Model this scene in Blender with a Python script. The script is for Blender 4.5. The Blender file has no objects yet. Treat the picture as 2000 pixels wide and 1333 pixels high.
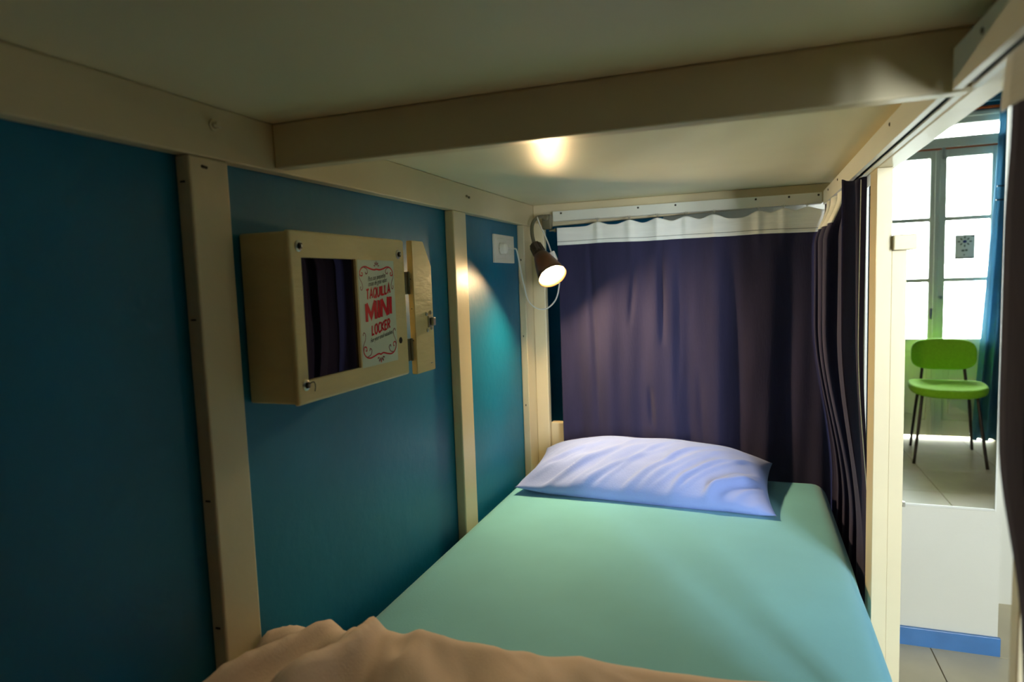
import bpy, bmesh, math, random
from mathutils import Vector, Matrix, noise

scn = bpy.context.scene
COL = scn.collection
PI = math.pi

# ---------------------------------------------------------------- camera
cam_d = bpy.data.cameras.new('camera')
cam = bpy.data.objects.new('camera', cam_d)
COL.objects.link(cam)
cam_d.sensor_width = 36.0
cam_d.sensor_fit = 'HORIZONTAL'
cam_d.lens = 23.06
cam_d.clip_start = 0.02
_F = Vector((-0.34064, 0.93587, -0.09010)).normalized()
_R = Vector((0.94019, 0.33880, -0.03547))
_R = (_R - _F * _R.dot(_F)).normalized()
_U = _R.cross(_F)
_m = Matrix((_R, _U, -_F)).transposed().to_4x4()
_m.translation = Vector((0.7159, 0.0, 1.2876))
cam.matrix_world = _m
cam_d.dof.use_dof = True
cam_d.dof.focus_distance = 1.55
cam_d.dof.aperture_fstop = 3.6
scn.camera = cam

# ---------------------------------------------------------------- world, daylight, exposure
W = bpy.data.worlds.new('overcast_sky')
scn.world = W
W.use_nodes = True
_bg = W.node_tree.nodes['Background']
_bg.inputs['Color'].default_value = (0.93, 0.97, 1.0, 1)
_bg.inputs['Strength'].default_value = 50.0
pl = bpy.data.lights.new('window_portal', 'AREA')       # sampling portal in the glazed door opening
pl.shape = 'RECTANGLE'
pl.size = 0.86
pl.size_y = 2.34
pl.cycles.is_portal = True
po = bpy.data.objects.new('window_portal', pl)
COL.objects.link(po)
po.location = (2.02, -0.80, 1.18)
po.rotation_euler = (PI / 2, 0, 0)
vs = scn.view_settings
vs.view_transform = 'Standard'
vs.look = 'None'
vs.gamma = 1.0
vs.use_curve_mapping = False
vs.exposure = 0.25
LAMP_STRENGTH = 1040.0

# ---------------------------------------------------------------- materials
def lin(c):
    return tuple((v / 255 / 12.92) if v <= 10 else ((v / 255 + 0.055) / 1.055) ** 2.4 for v in c)

def mat(name, rgb, rough=0.5, metal=0.0, var=0.08, nscale=8.0, bump=0.0, bscale=60.0, spec=0.5, sheen=0.0,
        stretch=(1, 1, 1), coat=0.0):
    m = bpy.data.materials.new(name)
    m.use_nodes = True
    nt = m.node_tree
    b = nt.nodes['Principled BSDF']
    c = lin(rgb)
    tc = nt.nodes.new('ShaderNodeTexCoord')
    mp = nt.nodes.new('ShaderNodeMapping')
    mp.inputs['Scale'].default_value = stretch
    nt.links.new(tc.outputs['Object'], mp.inputs['Vector'])
    n = nt.nodes.new('ShaderNodeTexNoise')
    n.inputs['Scale'].default_value = nscale
    n.inputs['Detail'].default_value = 5
    nt.links.new(mp.outputs['Vector'], n.inputs['Vector'])
    r = nt.nodes.new('ShaderNodeValToRGB')
    r.color_ramp.elements[0].position = 0.3
    r.color_ramp.elements[1].position = 0.7
    r.color_ramp.elements[0].color = tuple(v * (1 - var) for v in c) + (1,)
    r.color_ramp.elements[1].color = tuple(min(1, v * (1 + var)) for v in c) + (1,)
    nt.links.new(n.outputs['Fac'], r.inputs['Fac'])
    nt.links.new(r.outputs['Color'], b.inputs['Base Color'])
    b.inputs['Roughness'].default_value = rough
    b.inputs['Metallic'].default_value = metal
    b.inputs['Specular IOR Level'].default_value = spec
    b.inputs['Coat Weight'].default_value = coat
    if sheen:
        b.inputs['Sheen Weight'].default_value = sheen
        b.inputs['Sheen Roughness'].default_value = 0.5
    if bump:
        n2 = nt.nodes.new('ShaderNodeTexNoise')
        n2.inputs['Scale'].default_value = bscale
        n2.inputs['Detail'].default_value = 4
        nt.links.new(mp.outputs['Vector'], n2.inputs['Vector'])
        bp = nt.nodes.new('ShaderNodeBump')
        bp.inputs['Strength'].default_value = bump
        bp.inputs['Distance'].default_value = 0.004
        nt.links.new(n2.outputs['Fac'], bp.inputs['Height'])
        nt.links.new(bp.outputs['Normal'], b.inputs['Normal'])
    return m

M = {}
M['cream'] = mat('cream_paint', (222, 209, 174), 0.34, var=0.04, nscale=6, bump=0.12, bscale=45)
M['board'] = mat('cream_board_paint', (236, 229, 198), 0.36, var=0.05, nscale=3, bump=0.10, bscale=7, spec=0.3)
M['locker'] = mat('locker_paint', (232, 213, 158), 0.36, var=0.05, nscale=7, bump=0.25, bscale=30, stretch=(1, 1, 4))
M['blue'] = mat('teal_wall_paint', (0, 112, 152), 0.42, var=0.10, nscale=3.5, bump=0.22, bscale=40)
M['white_wall'] = mat('white_wall_paint', (224, 222, 208), 0.55, var=0.03, nscale=2.5, bump=0.15, bscale=50)
M['ceiling'] = mat('ceiling_paint', (196, 196, 186), 0.7, var=0.02)
M['blue_base'] = mat('blue_baseboard_paint', (62, 120, 182), 0.32, var=0.14, nscale=9, bump=0.2, bscale=50)
M['tile'] = mat('beige_tile', (196, 184, 152), 0.30, var=0.10, nscale=5, bump=0.08, bscale=20)
M['grout'] = mat('grout', (150, 134, 100), 0.9, var=0.1)
M['sheet'] = mat('turquoise_sheet', (110, 182, 202), 0.85, var=0.05, nscale=5, bump=0.08, bscale=220, spec=0.2, sheen=0.15)
M['pillow'] = mat('lavender_blue_pillowcase', (138, 160, 226), 0.85, var=0.03, nscale=5, bump=0.15, bscale=200, spec=0.2, sheen=0.1)
M['blanket'] = mat('beige_fleece', (218, 198, 184), 0.95, var=0.06, nscale=8, bump=0.12, bscale=260, spec=0.1, sheen=0.3)
M['navy'] = mat('navy_curtain', (50, 48, 76), 0.9, var=0.10, nscale=30, bump=0.2, bscale=260, spec=0.15, sheen=0.08, stretch=(1, 1, 0.15))
M['tape'] = mat('white_heading_tape', (243, 244, 240), 0.85, var=0.04, nscale=30, bump=0.3, bscale=90, spec=0.2, stretch=(0.3, 0.3, 3))
M['track'] = mat('white_plastic', (232, 232, 222), 0.35, var=0.02)
M['dark_slot'] = mat('dark_slot', (50, 58, 56), 0.6, var=0.1)
M['steel'] = mat('zinc_steel', (190, 188, 176), 0.28, 1.0, var=0.1, nscale=30)
M['dark_screw'] = mat('dark_screw', (62, 58, 50), 0.45, 0.8, var=0.1)
M['hole'] = mat('hole_dark', (40, 30, 20), 0.9, var=0.1)
M['plastic_white'] = mat('socket_plastic', (235, 233, 226), 0.3, var=0.02)
M['bronze'] = mat('bronze_lamp_metal', (70, 56, 40), 0.38, 0.35, var=0.08, nscale=20)
M['neck'] = mat('grey_gooseneck', (128, 124, 104), 0.4, 0.6, var=0.08, nscale=40)
M['paper'] = mat('sticker_paper', (222, 232, 214), 0.4, var=0.02)
M['red_ink'] = mat('red_print', (224, 22, 28), 0.4, var=0.05)
M['dark_ink'] = mat('dark_print', (52, 50, 44), 0.5, var=0.05)
M['maroon_ink'] = mat('maroon_print', (150, 30, 38), 0.4, var=0.05)
M['green'] = mat('green_fabric', (136, 196, 40), 0.8, var=0.07, nscale=60, bump=0.3, bscale=220, spec=0.2, sheen=0.1)
M['chair_metal'] = mat('dark_chair_metal', (66, 58, 56), 0.4, 0.5, var=0.05)
M['door_paint'] = mat('grey_white_door_paint', (222, 226, 212), 0.45, var=0.04, nscale=4, bump=0.1)
M['window_curtain'] = mat('blue_window_curtain', (80, 140, 170), 0.85, var=0.08, nscale=20, stretch=(1, 1, 0.1), sheen=0.1)
M['orange_wood'] = mat('orange_wood', (214, 98, 30), 0.45, var=0.12, nscale=14, stretch=(0.2, 1, 1))
M['notice'] = mat('grey_paper', (226, 224, 214), 0.7, var=0.03)
M['blue_ink'] = mat('blue_print', (28, 46, 110), 0.5, var=0.05)
M['olive_ink'] = mat('olive_print', (96, 100, 84), 0.5, var=0.05)

def mirror_mat():
    m = bpy.data.materials.new('mirror_silver')
    m.use_nodes = True
    b = m.node_tree.nodes['Principled BSDF']
    n = m.node_tree.nodes.new('ShaderNodeTexNoise')
    n.inputs['Scale'].default_value = 3
    r = m.node_tree.nodes.new('ShaderNodeMapRange')
    r.inputs['To Min'].default_value = 0.0
    r.inputs['To Max'].default_value = 0.012
    m.node_tree.links.new(n.outputs['Fac'], r.inputs['Value'])
    m.node_tree.links.new(r.outputs['Result'], b.inputs['Roughness'])
    b.inputs['Base Color'].default_value = (0.83, 0.86, 0.80, 1)
    b.inputs['Metallic'].default_value = 1.0
    return m
M['mirror'] = mirror_mat()
M['dark_mirror'] = mirror_mat()
M['dark_mirror'].node_tree.nodes['Principled BSDF'].inputs['Base Color'].default_value = (0.13, 0.13, 0.14, 1)

def glass_mat():
    m = bpy.data.materials.new('window_glass')
    m.use_nodes = True
    nt = m.node_tree
    nt.nodes.remove(nt.nodes['Principled BSDF'])
    out = nt.nodes['Material Output']
    t = nt.nodes.new('ShaderNodeBsdfTransparent')
    t.inputs['Color'].default_value = (0.95, 0.97, 0.97, 1)
    g = nt.nodes.new('ShaderNodeBsdfGlossy')
    g.inputs['Roughness'].default_value = 0.03
    mx = nt.nodes.new('ShaderNodeMixShader')
    fr = nt.nodes.new('ShaderNodeFresnel')
    fr.inputs['IOR'].default_value = 1.45
    nt.links.new(fr.outputs[0], mx.inputs[0])
    nt.links.new(t.outputs[0], mx.inputs[1])
    nt.links.new(g.outputs[0], mx.inputs[2])
    nt.links.new(mx.outputs[0], out.inputs['Surface'])
    return m
M['glass'] = glass_mat()

def emit_mat(name, col, s):
    m = bpy.data.materials.new(name)
    m.use_nodes = True
    b = m.node_tree.nodes['Principled BSDF']
    b.inputs['Base Color'].default_value = (1, 1, 1, 1)
    b.inputs['Emission Color'].default_value = col + (1,)
    b.inputs['Emission Strength'].default_value = s
    return m
M['bulb'] = emit_mat('warm_bulb', (1.0, 0.69, 0.34), LAMP_STRENGTH)

def shade_mat():
    m = mat('bronze_shade', (76, 56, 36), 0.36, 0.1, var=0.06, nscale=20)
    nt = m.node_tree
    b = nt.nodes['Principled BSDF']
    out = nt.nodes['Material Output']
    tr = nt.nodes.new('ShaderNodeBsdfTranslucent')
    tr.inputs['Color'].default_value = (0.55, 0.25, 0.05, 1)
    mx = nt.nodes.new('ShaderNodeMixShader')
    mx.inputs[0].default_value = 0.009
    nt.links.new(b.outputs[0], mx.inputs[1])
    nt.links.new(tr.outputs[0], mx.inputs[2])
    nt.links.new(mx.outputs[0], out.inputs['Surface'])
    return m
M['shade'] = shade_mat()
def thin_cloth(m, col, f):
    nt = m.node_tree
    tr = nt.nodes.new('ShaderNodeBsdfTranslucent')
    tr.inputs['Color'].default_value = lin(col) + (1,)
    mx = nt.nodes.new('ShaderNodeMixShader')
    mx.inputs[0].default_value = f
    nt.links.new(nt.nodes['Principled BSDF'].outputs[0], mx.inputs[1])
    nt.links.new(tr.outputs[0], mx.inputs[2])
    nt.links.new(mx.outputs[0], nt.nodes['Material Output'].inputs['Surface'])
thin_cloth(M['window_curtain'], (132, 172, 192), 0.42)

def back_wall_mat():
    # two paints meeting on one wall: teal behind the bunk's inner corner, white for the rest
    m = mat('two_tone_wall_paint', (224, 222, 208), 0.5, var=0.03, nscale=2.5, bump=0.15, bscale=50)
    nt = m.node_tree
    b = nt.nodes['Principled BSDF']
    src = b.inputs['Base Color'].links[0].from_socket
    tc = nt.nodes.new('ShaderNodeTexCoord')
    sp = nt.nodes.new('ShaderNodeSeparateXYZ')
    nt.links.new(tc.outputs['Object'], sp.inputs[0])
    gt = nt.nodes.new('ShaderNodeMath')
    gt.operation = 'GREATER_THAN'
    gt.inputs[1].default_value = 0.42
    nt.links.new(sp.outputs['X'], gt.inputs[0])
    mx = nt.nodes.new('ShaderNodeMix')
    mx.data_type = 'RGBA'
    mx.inputs[6].default_value = lin((0, 112, 152)) + (1,)
    nt.links.new(gt.outputs[0], mx.inputs[0])
    nt.links.new(src, mx.inputs[7])
    nt.links.new(mx.outputs[2], b.inputs['Base Color'])
    return m
M['back_wall'] = back_wall_mat()

# ---------------------------------------------------------------- helpers
def link(name, mesh, m, parent=None, smooth=False):
    o = bpy.data.objects.new(name, mesh)
    COL.objects.link(o)
    if m is not None:
        mesh.materials.clear()
        mesh.materials.append(M[m] if isinstance(m, str) else m)
    if parent is not None:
        o.parent = parent
    if smooth:
        for p in mesh.polygons:
            p.use_smooth = True
    return o

def obj(name, bm, m, parent=None, smooth=False):
    me = bpy.data.meshes.new(name)
    bmesh.ops.recalc_face_normals(bm, faces=bm.faces[:])
    bm.to_mesh(me)
    bm.free()
    return link(name, me, m, parent, smooth)

def empty(name, loc=(0, 0, 0), rz=0.0):
    o = bpy.data.objects.new(name, None)
    COL.objects.link(o)
    o.location = loc
    o.rotation_euler = (0, 0, rz)
    o.empty_display_size = 0.05
    return o

def tag(o, label=None, cat=None, group=None, kind=None):
    if label: o['label'] = label
    if cat: o['category'] = cat
    if group: o['group'] = group
    if kind: o['kind'] = kind
    return o

def bx(bm, x0, x1, y0, y1, z0, z1, bev=0.0, seg=2):
    r = bmesh.ops.create_cube(bm, size=1.0)
    vs_ = r['verts']
    for v in vs_:
        v.co = Vector((x0 + (v.co.x + .5) * (x1 - x0), y0 + (v.co.y + .5) * (y1 - y0), z0 + (v.co.z + .5) * (z1 - z0)))
    if bev > 0:
        es = {e for v in vs_ for e in v.link_edges}
        bmesh.ops.bevel(bm, geom=list(es), offset=bev, segments=seg, affect='EDGES', profile=0.5)
    return bm

def box(name, m, x0, x1, y0, y1, z0, z1, parent=None, bev=0.0, seg=2):
    return obj(name, bx(bmesh.new(), x0, x1, y0, y1, z0, z1, bev, seg), m, parent)

def frame_of(d):
    d = d.normalized()
    a = Vector((0, 0, 1)) if abs(d.z) < 0.9 else Vector((1, 0, 0))
    s = d.cross(a).normalized()
    return s, s.cross(d).normalized()

def lathe(bm, base, axis, prof, n=24, cap0=True, cap1=True):
    """prof: list of (distance along axis, radius)"""
    base = Vector(base); axis = Vector(axis).normalized()
    s, t = frame_of(axis)
    rings = []
    for h, r in prof:
        rings.append([bm.verts.new(base + axis * h + (s * math.cos(2 * PI * i / n) + t * math.sin(2 * PI * i / n)) * r) for i in range(n)])
    for a, b in zip(rings, rings[1:]):
        for i in range(n):
            bm.faces.new((a[i], a[(i + 1) % n], b[(i + 1) % n], b[i]))
    if cap0: bm.faces.new(rings[0][::-1])
    if cap1: bm.faces.new(rings[-1])
    return bm

def catmull(pts, k=8):
    pts = [Vector(p) for p in pts]
    P = [pts[0] * 2 - pts[1]] + pts + [pts[-1] * 2 - pts[-2]]
    out = []
    for i in range(1, len(P) - 2):
        for j in range(k):
            t = j / k
            a, b, c, d = P[i - 1], P[i], P[i + 1], P[i + 2]
            out.append(0.5 * ((2 * b) + (c - a) * t + (2 * a - 5 * b + 4 * c - d) * t * t + (3 * b - a - 3 * c + d) * t ** 3))
    out.append(pts[-1])
    return out

def tube(bm, pts, r, n=8, k=8, smooth=True):
    path = catmull(pts, k) if smooth else [Vector(p) for p in pts]
    rings = []
    s = None
    for i, p in enumerate(path):
        d = (path[min(i + 1, len(path) - 1)] - path[max(i - 1, 0)]).normalized()
        if s is None:
            s, t = frame_of(d)
        else:
            s = (s - d * s.dot(d)).normalized()
            t = s.cross(d).normalized()
        rr = r[min(i, len(r) - 1)] if isinstance(r, (list, tuple)) else r
        rings.append([bm.verts.new(p + (s * math.cos(2 * PI * j / n) + t * math.sin(2 * PI * j / n)) * rr) for j in range(n)])
    for a, b in zip(rings, rings[1:]):
        for j in range(n):
            bm.faces.new((a[j], a[(j + 1) % n], b[(j + 1) % n], b[j]))
    bm.faces.new(rings[0][::-1])
    bm.faces.new(rings[-1])
    return bm

def grid_mesh(name, fn, nu, nv, m, parent=None, solid=0.0):
    vs_ = [fn(i / nu, j / nv) for j in range(nv + 1) for i in range(nu + 1)]
    fs = [(j * (nu + 1) + i, j * (nu + 1) + i + 1, (j + 1) * (nu + 1) + i + 1, (j + 1) * (nu + 1) + i) for j in range(nv) for i in range(nu)]
    me = bpy.data.meshes.new(name)
    me.from_pydata([tuple(v) for v in vs_], [], fs)
    o = link(name, me, m, parent, True)
    if solid:
        md = o.modifiers.new('thickness', 'SOLIDIFY')
        md.thickness = solid
        md.offset = 0
    return o

def sstep(a, b, x):
    t = max(0.0, min(1.0, (x - a) / (b - a)))
    return t * t * (3 - 2 * t)

def nz(x, y, z=0.0):
    return noise.noise(Vector((x, y, z)))

XW = -0.0256         # teal side wall plane
YM = 2.4624          # mirror plane on the wall past the bed's head
YB = YM + 0.010      # that wall's surface
YF = -0.733          # plane of the glazed balcony door
CEIL = 2.92

# ================================================================ the room
fl = box('floor', 'grout', -0.2, 4.4, -0.86, 4.7, -0.08, -0.004)
tag(fl, 'beige square ceramic tile floor of the dormitory', kind='structure')
TS = 0.45
tb = bmesh.new()
bx(tb, 0.0015, TS - 0.0015, 0.0015, TS - 0.0015, -0.003, 0.0, 0.001, 1)
tme = bpy.data.meshes.new('tile')
bmesh.ops.recalc_face_normals(tb, faces=tb.faces[:])
tb.to_mesh(tme); tb.free(); tme.materials.append(M['tile'])
gx0, gy0 = 1.29 - 3 * TS, 2.46 - 8 * TS
for i in range(11):
    for j in range(14):
        x, y = gx0 + i * TS, gy0 + j * TS
        if x < -0.2 or x + TS > 4.41 or y + TS > 4.71 or y < -1.2:
            continue
        t = bpy.data.objects.new('tile', tme)
        COL.objects.link(t)
        t.location = (x, y, 0)
        t.parent = fl
tag(box('ceiling', 'ceiling', -0.2, 4.4, -0.86, 4.7, CEIL, CEIL + 0.08), 'white plain ceiling of the room', kind='structure')
tag(box('wall_left', 'blue', XW - 0.12, XW, -0.86, 3.0, 0, CEIL), 'teal blue painted wall along the bunk', kind='structure')
tag(box('wall_back', 'back_wall', XW, 1.482, YB, 3.0, 0, CEIL), 'wall past the head of the bunk, teal then white', kind='structure')
tag(box('wall_far', 'blue', 1.86, 4.3, 4.6, 4.7, 0, CEIL), 'teal wall in the far corner of the room', kind='structure')
tag(box('wall_recess', 'white_wall', 1.482, 1.86, 2.872, 4.7, 0, CEIL), 'white wall set back beyond the mirror wall', kind='structure')
tag(box('wall_right', 'blue', 4.3, 4.4, -0.86, 4.7, 0, CEIL), 'teal wall on the far side of the room', kind='structure')
DX0, DX1, DZ1 = 1.575, 2.46, 2.38      # door opening
bm = bmesh.new()
bx(bm, XW, DX0, YF - 0.13, YF + 0.02, 0, CEIL)
bx(bm, DX1, 4.3, YF - 0.13, YF + 0.02, 0, CEIL)
bx(bm, DX0, DX1, YF - 0.13, YF + 0.02, DZ1, CEIL)
tag(obj('wall_front', bm, 'blue'), 'teal wall around the glazed balcony door', kind='structure')
bb = box('baseboard_back', 'blue_base', 1.03, 1.488, YB - 0.012, YB, 0, 0.064, None, 0.002)
tag(bb, 'glossy blue painted baseboard under the mirror', kind='structure')

# ---- glazed double door
d1 = tag(empty('door_1', (0, 0, 0)), 'grey white glazed double balcony door with transom', kind='structure')
bm = bmesh.new()
bx(bm, DX0, 1.628, YF - 0.06, YF + 0.03, 0, DZ1, 0.003, 1)
bx(bm, 2.402, DX1, YF - 0.06, YF + 0.03, 0, DZ1, 0.003, 1)
bx(bm, 1.628, 2.402, YF - 0.06, YF + 0.03, 2.30, DZ1, 0.003, 1)
bx(bm, 1.628, 2.402, YF - 0.06, YF + 0.035, 2.142, 2.205, 0.003, 1)
bx(bm, 1.60, 2.43, YF - 0.05, YF + 0.045, 2.198, 2.212, 0.002, 1)
bx(bm, 1.600, 2.43, YF + 0.02, YF + 0.045, 2.345, 2.372, 0.004, 1)
obj('door_frame', bm, 'door_paint', d1)
box('orange_strip', 'orange_wood', 1.630, 2.400, YF - 0.02, YF + 0.012, 2.131, 2.143, d1)
box('transom_pane', 'glass', 1.628, 2.402, YF - 0.012, YF - 0.008, 2.205, 2.30, d1)
rows = ((0.752, 1.172), (1.203, 1.617), (1.648, 2.072))
def leaf(x0, x1, px0, px1, name):
    bm = bmesh.new()
    y0, y1 = YF - 0.02, YF + 0.02
    bx(bm, x0, px0, y0, y1, 0.016, 2.13, 0.003, 1)
    bx(bm, px1, x1, y0, y1, 0.016, 2.13, 0.003, 1)
    bx(bm, px0, px1, y0, y1, 2.072, 2.13, 0.003, 1)
    bx(bm, px0, px1, y0, y1, 0.66, 0.752, 0.003, 1)
    bx(bm, px0, px1, y0, y1, 0.016, 0.14, 0.003, 1)
    for (a, b), (c, d) in zip(rows, rows[1:]):
        bx(bm, px0, px1, y0 + 0.008, y1 - 0.004, b, c, 0.003, 1)
    lf = obj('door_leaf', bm, 'door_paint', d1)
    for a, b in rows:
        box('pane', 'glass', px0, px1, YF - 0.006, YF - 0.002, a, b, lf)
    bm = bmesh.new()
    bx(bm, px0, px1, YF - 0.012, YF + 0.004, 0.14, 0.66)
    bx(bm, px0 + 0.04, px1 - 0.04, YF + 0.003, YF + 0.014, 0.18, 0.62, 0.008, 2)
    obj('panel', bm, 'door_paint', lf)
    return lf
lfL = leaf(1.632, 2.008, 1.695, 1.962, 'l')
lfR = leaf(2.012, 2.398, 2.066, 2.340, 'r')
bm = bmesh.new()
bx(bm, 1.990, 2.020, YF + 0.02, YF + 0.034, 0.02, 2.125, 0.005, 2)
obj('astragal', bm, 'door_paint', lfL)
bm = bmesh.new()
lathe(bm, (2.035, YF + 0.02, 1.06), (0, 1, 0), [(0, .012), (.006, .012), (.008, .006), (.03, .006), (.032, .013), (.04, .012)], 12)
obj('knob', bm, 'steel', lfR)
bm = bmesh.new()
bx(bm, 1.972, 1.990, YF + 0.02, YF + 0.028, 0.90, 0.98, 0.002)
lathe(bm, (1.981, YF + 0.026, 0.955), (0, 1, 0), [(0, .006), (.006, .006)], 10)
obj('lock_plate', bm, 'steel', lfL)
bm = bmesh.new()
bx(bm, 2.030, 2.050, YF + 0.02, YF + 0.032, 2.06, 2.175, 0.002)
tube(bm, [(2.04, YF + .035, 2.10), (2.048, YF + .042, 2.075), (2.055, YF + .04, 2.05), (2.045, YF + .036, 2.035)], 0.005, 6)
obj('top_bolt', bm, 'steel', lfR)

# ================================================================ bunk bed
bed = tag(empty('bunk_bed', (0.47, 1.2, 0)), 'cream painted wooden bunk bed frame with boarded upper deck', 'bunk bed')
def bpart(name, m, *a, bev=0.0025, parent=None):
    o = box(name, m, *a, None, bev, 2)
    p = parent or bed
    o.parent = p
    o.matrix_parent_inverse = Matrix.Translation(-Vector(bed.location)) if p is bed else Matrix.Identity(4)
    return o
def badd(name, bm, m, parent=None, smooth=False):
    o = obj(name, bm, m, None, smooth)
    p = parent or bed
    o.parent = p
    if p is bed:
        o.matrix_parent_inverse = Matrix.Translation(-Vector(bed.location))
    return o
ZS, ZR, YE = 1.552, 1.477, 2.2283
BY0 = -0.16
# deck boards of the upper bunk (underside seen from below), one before and one past the cross beam
bpart('deck_board', 'board', -0.022, 1.0, BY0, 0.896, ZS, ZS + 0.022, bev=0.001)
bpart('deck_board', 'board', -0.022, 1.0, 0.897, 2.26, ZS, ZS + 0.022, bev=0.001)
lr = bpart('side_rail', 'cream', XW + .0006, 0.0, BY0, 2.256, ZR, ZS - .0003)
rr = bpart('side_rail', 'cream', 0.95, 0.986, BY0, 2.2, 1.4829, 1.60)
er = bpart('end_rail', 'cream', 0.0002, 0.9495, YE, 2.256, 1.487, ZS - .0003)
bpart('end_rail', 'cream', 0.0005, 0.9495, -0.16, -0.15, 1.40, ZS - .0003)  # unseen foot rail, added to stop daylight leaking above the foot curtain
for v in er.data.vertices:
    if v.co.z < 1.50:
        v.co.z += -0.013 + 0.024 * v.co.x          # the rail was fitted slightly out of level
cb = bpart('cross_beam', 'cream', 0.0005, 0.9495, 0.8825, 0.9096, 1.4815, ZS - .0003, bev=0.003)
for y0, y1 in ((-0.14, -0.068), (0.709, 0.781), (1.558, 1.640), (2.122, 2.2275)):
    p = bpart('wall_post', 'cream', XW + .0006, 0.0, y0, y1, 0, ZR - .0004, bev=0.003)
bpart('corner_post', 'cream', 0.0002, 0.046, 2.200, 2.2275, 0, 1.4865, bev=0.003)
bpart('corner_post', 'cream', 0.952, 0.986, 2.2005, 2.25, 0, 1.4825, bev=0.003)
bpart('end_board', 'cream', 0.0465, 0.951, 2.2165, 2.246, 0.50, 0.782, bev=0.003)
rp = bpart('side_post', 'cream', 0.950, 0.9776, 1.4664, 1.5417, 0, 1.4825, bev=0.0012)
bpart('side_post', 'cream', 0.974, 1.002, 0.775, 0.80, 0, 1.4825, bev=0.003)
st = bpart('ladder_stile', 'cream', 0.9777, 1.0035, 1.4672, 1.510, 0, 1.3215, bev=0.001)
bpart('stile_cap', 'cream', 0.9782, 1.0175, 1.452, 1.520, 1.322, 1.3515, bev=0.002)
# lower deck carrying the mattress
bpart('lower_deck', 'board', 0.001, 0.938, 0.10, 2.18, 0.415, 0.446, bev=0.001)
bpart('lower_rail', 'cream', 0.915, 0.936, 0.10, 2.18, 0.34, 0.4145)
bpart('lower_rail', 'cream', 0.001, 0.02, 0.10, 2.18, 0.34, 0.4145)
# bolts and screws on the frame
bm = bmesh.new()
lathe(bm, (-.0002, 0.757, 1.5235), (1, 0, 0), [(0, .0085), (.003, .0085), (.0035, .005), (.011, .005), (.012, .0035)], 10)
bx(bm, 0.008, 0.011, 0.748, 0.766, 1.519, 1.5225, .001)
badd('hook_bolt', bm, 'cream')
for (y, z, r) in ((1.646, 1.521, .003), (1.662, 1.519, .003)):
    bm = bmesh.new()
    lathe(bm, (-.0002, y, z), (1, 0, 0), [(0, r), (.004, r), (.005, r * .4)], 8)
    badd('screw', bm, 'neck')
for (y, z) in ((0.732, 1.463), (0.735, 1.4625), (0.739, 1.462)):
    bm = bmesh.new()
    lathe(bm, (-.0002, y, z), (1, 0, 0), [(0, .0022), (.0016, .0018)], 8)
    badd('screw', bm, 'dark_screw')
for z in (1.44, 1.25, 0.99, 0.80):
    bm = bmesh.new()
    bx(bm, -0.017, -0.009, 0.7076, 0.7095, z - .0012, z + .0012)
    badd('staple', bm, 'dark_screw')
for z in (1.36, 1.10, 0.86):
    bm = bmesh.new()
    bx(bm, -0.015, -0.012, 2.1206, 2.1225, z - .003, z + .003)
    badd('staple', bm, 'dark_screw')

# ================================================================ mattress with fitted sheet
def make_mattress():
    x0, x1, y0, y1, z0, z1 = 0.002, 0.938, 0.16, 2.165, 0.447, 0.645
    bm = bmesh.new()
    bx(bm, x0, x1, y0, y1, z0, z1, 0.045, 6)
    # subdivide the flat faces a little and let the top breathe
    bmesh.ops.subdivide_edges(bm, edges=[e for e in bm.edges if e.calc_length() > 0.5], cuts=14, use_grid_fill=True)
    for v in bm.verts:
        c = v.co
        if c.z > 0.55:
            e = min(c.x - x0, x1 - c.x, c.y - y0, y1 - c.y)
            c.z += (0.004 * nz(c.x * 3.1, c.y * 2.3, 1.0)) * sstep(0.0, 0.1, e)
            if c.x > 0.7:
                c.x += 0.004 * nz(c.y * 5, c.z * 3, 4.0) - 0.003
    o = obj('mattress', bm, 'sheet', None, True)
    return tag(o, 'single mattress in a turquoise fitted sheet on the lower bunk', 'mattress')
make_mattress()

# ================================================================ pillow
def pillow_surface(u, v, top):
    au, av = abs(u), abs(v)
    # outline with slightly pulled-in sides and pointed corners
    cx = 0.413 + 0.368 * u * (1 - 0.050 * (1 - av ** 2))
    cyv = v * (1 - 0.05 * (1 - au ** 2.5))
    y = 1.974 + 0.172 * cyv - 0.018 * u
    if v < 0: y -= 0.004 * math.sin(u * 4 + .5) * (-v)
    seam = 0.667 + 0.046 * ((v + 1) / 2) ** 1.3 * (1 - 0.25 * au ** 3) - 0.012 * sstep(.6, 1, u) * (1 - v) / 2
    env = (max(0, 1 - au ** 3.0) ** 0.60) * (max(0, 1 - av ** 2.6) ** 0.56)
    if top:
        h = 0.084 * env * (1 + 0.10 * v + 0.03 * u)
        # diagonal folds running up from the front seam, stronger near the front
        d = (u * 0.372 * 0.86 - (v * 0.16) * 0.9)
        w = 0.0
        for k, (f, ph, a) in enumerate(((62, 0.6, 1.0), (39, 2.1, .8), (96, 4.0, .5))):
            w += a * max(0.0, math.sin(d * f + ph + 1.6 * nz(u * 1.6, v * 1.6, k))) ** 5
        fr = sstep(0.75, -0.55, v) * sstep(1.0, 0.8, au)
        h += (0.0115 * (w - 0.45) * fr + 0.003 * nz(u * 4, v * 4, 9)) * min(1, env * 2.2)
        # the long crease from the front left corner up to the crown
        t = (u + 1.0) / 1.25
        if 0 <= t <= 1:
            e = v - (-0.82 + 1.15 * t)
            h += 0.010 * (1 - t) * min(1, env * 3) * (math.exp(-(e / 0.13) ** 2) - 0.9 * math.exp(-((e + 0.30) / 0.14) ** 2))
        z = seam + max(h, 0)
    else:
        z = seam - 0.060 * env
    return Vector((cx, y, max(z, 0.6475)))
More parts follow.
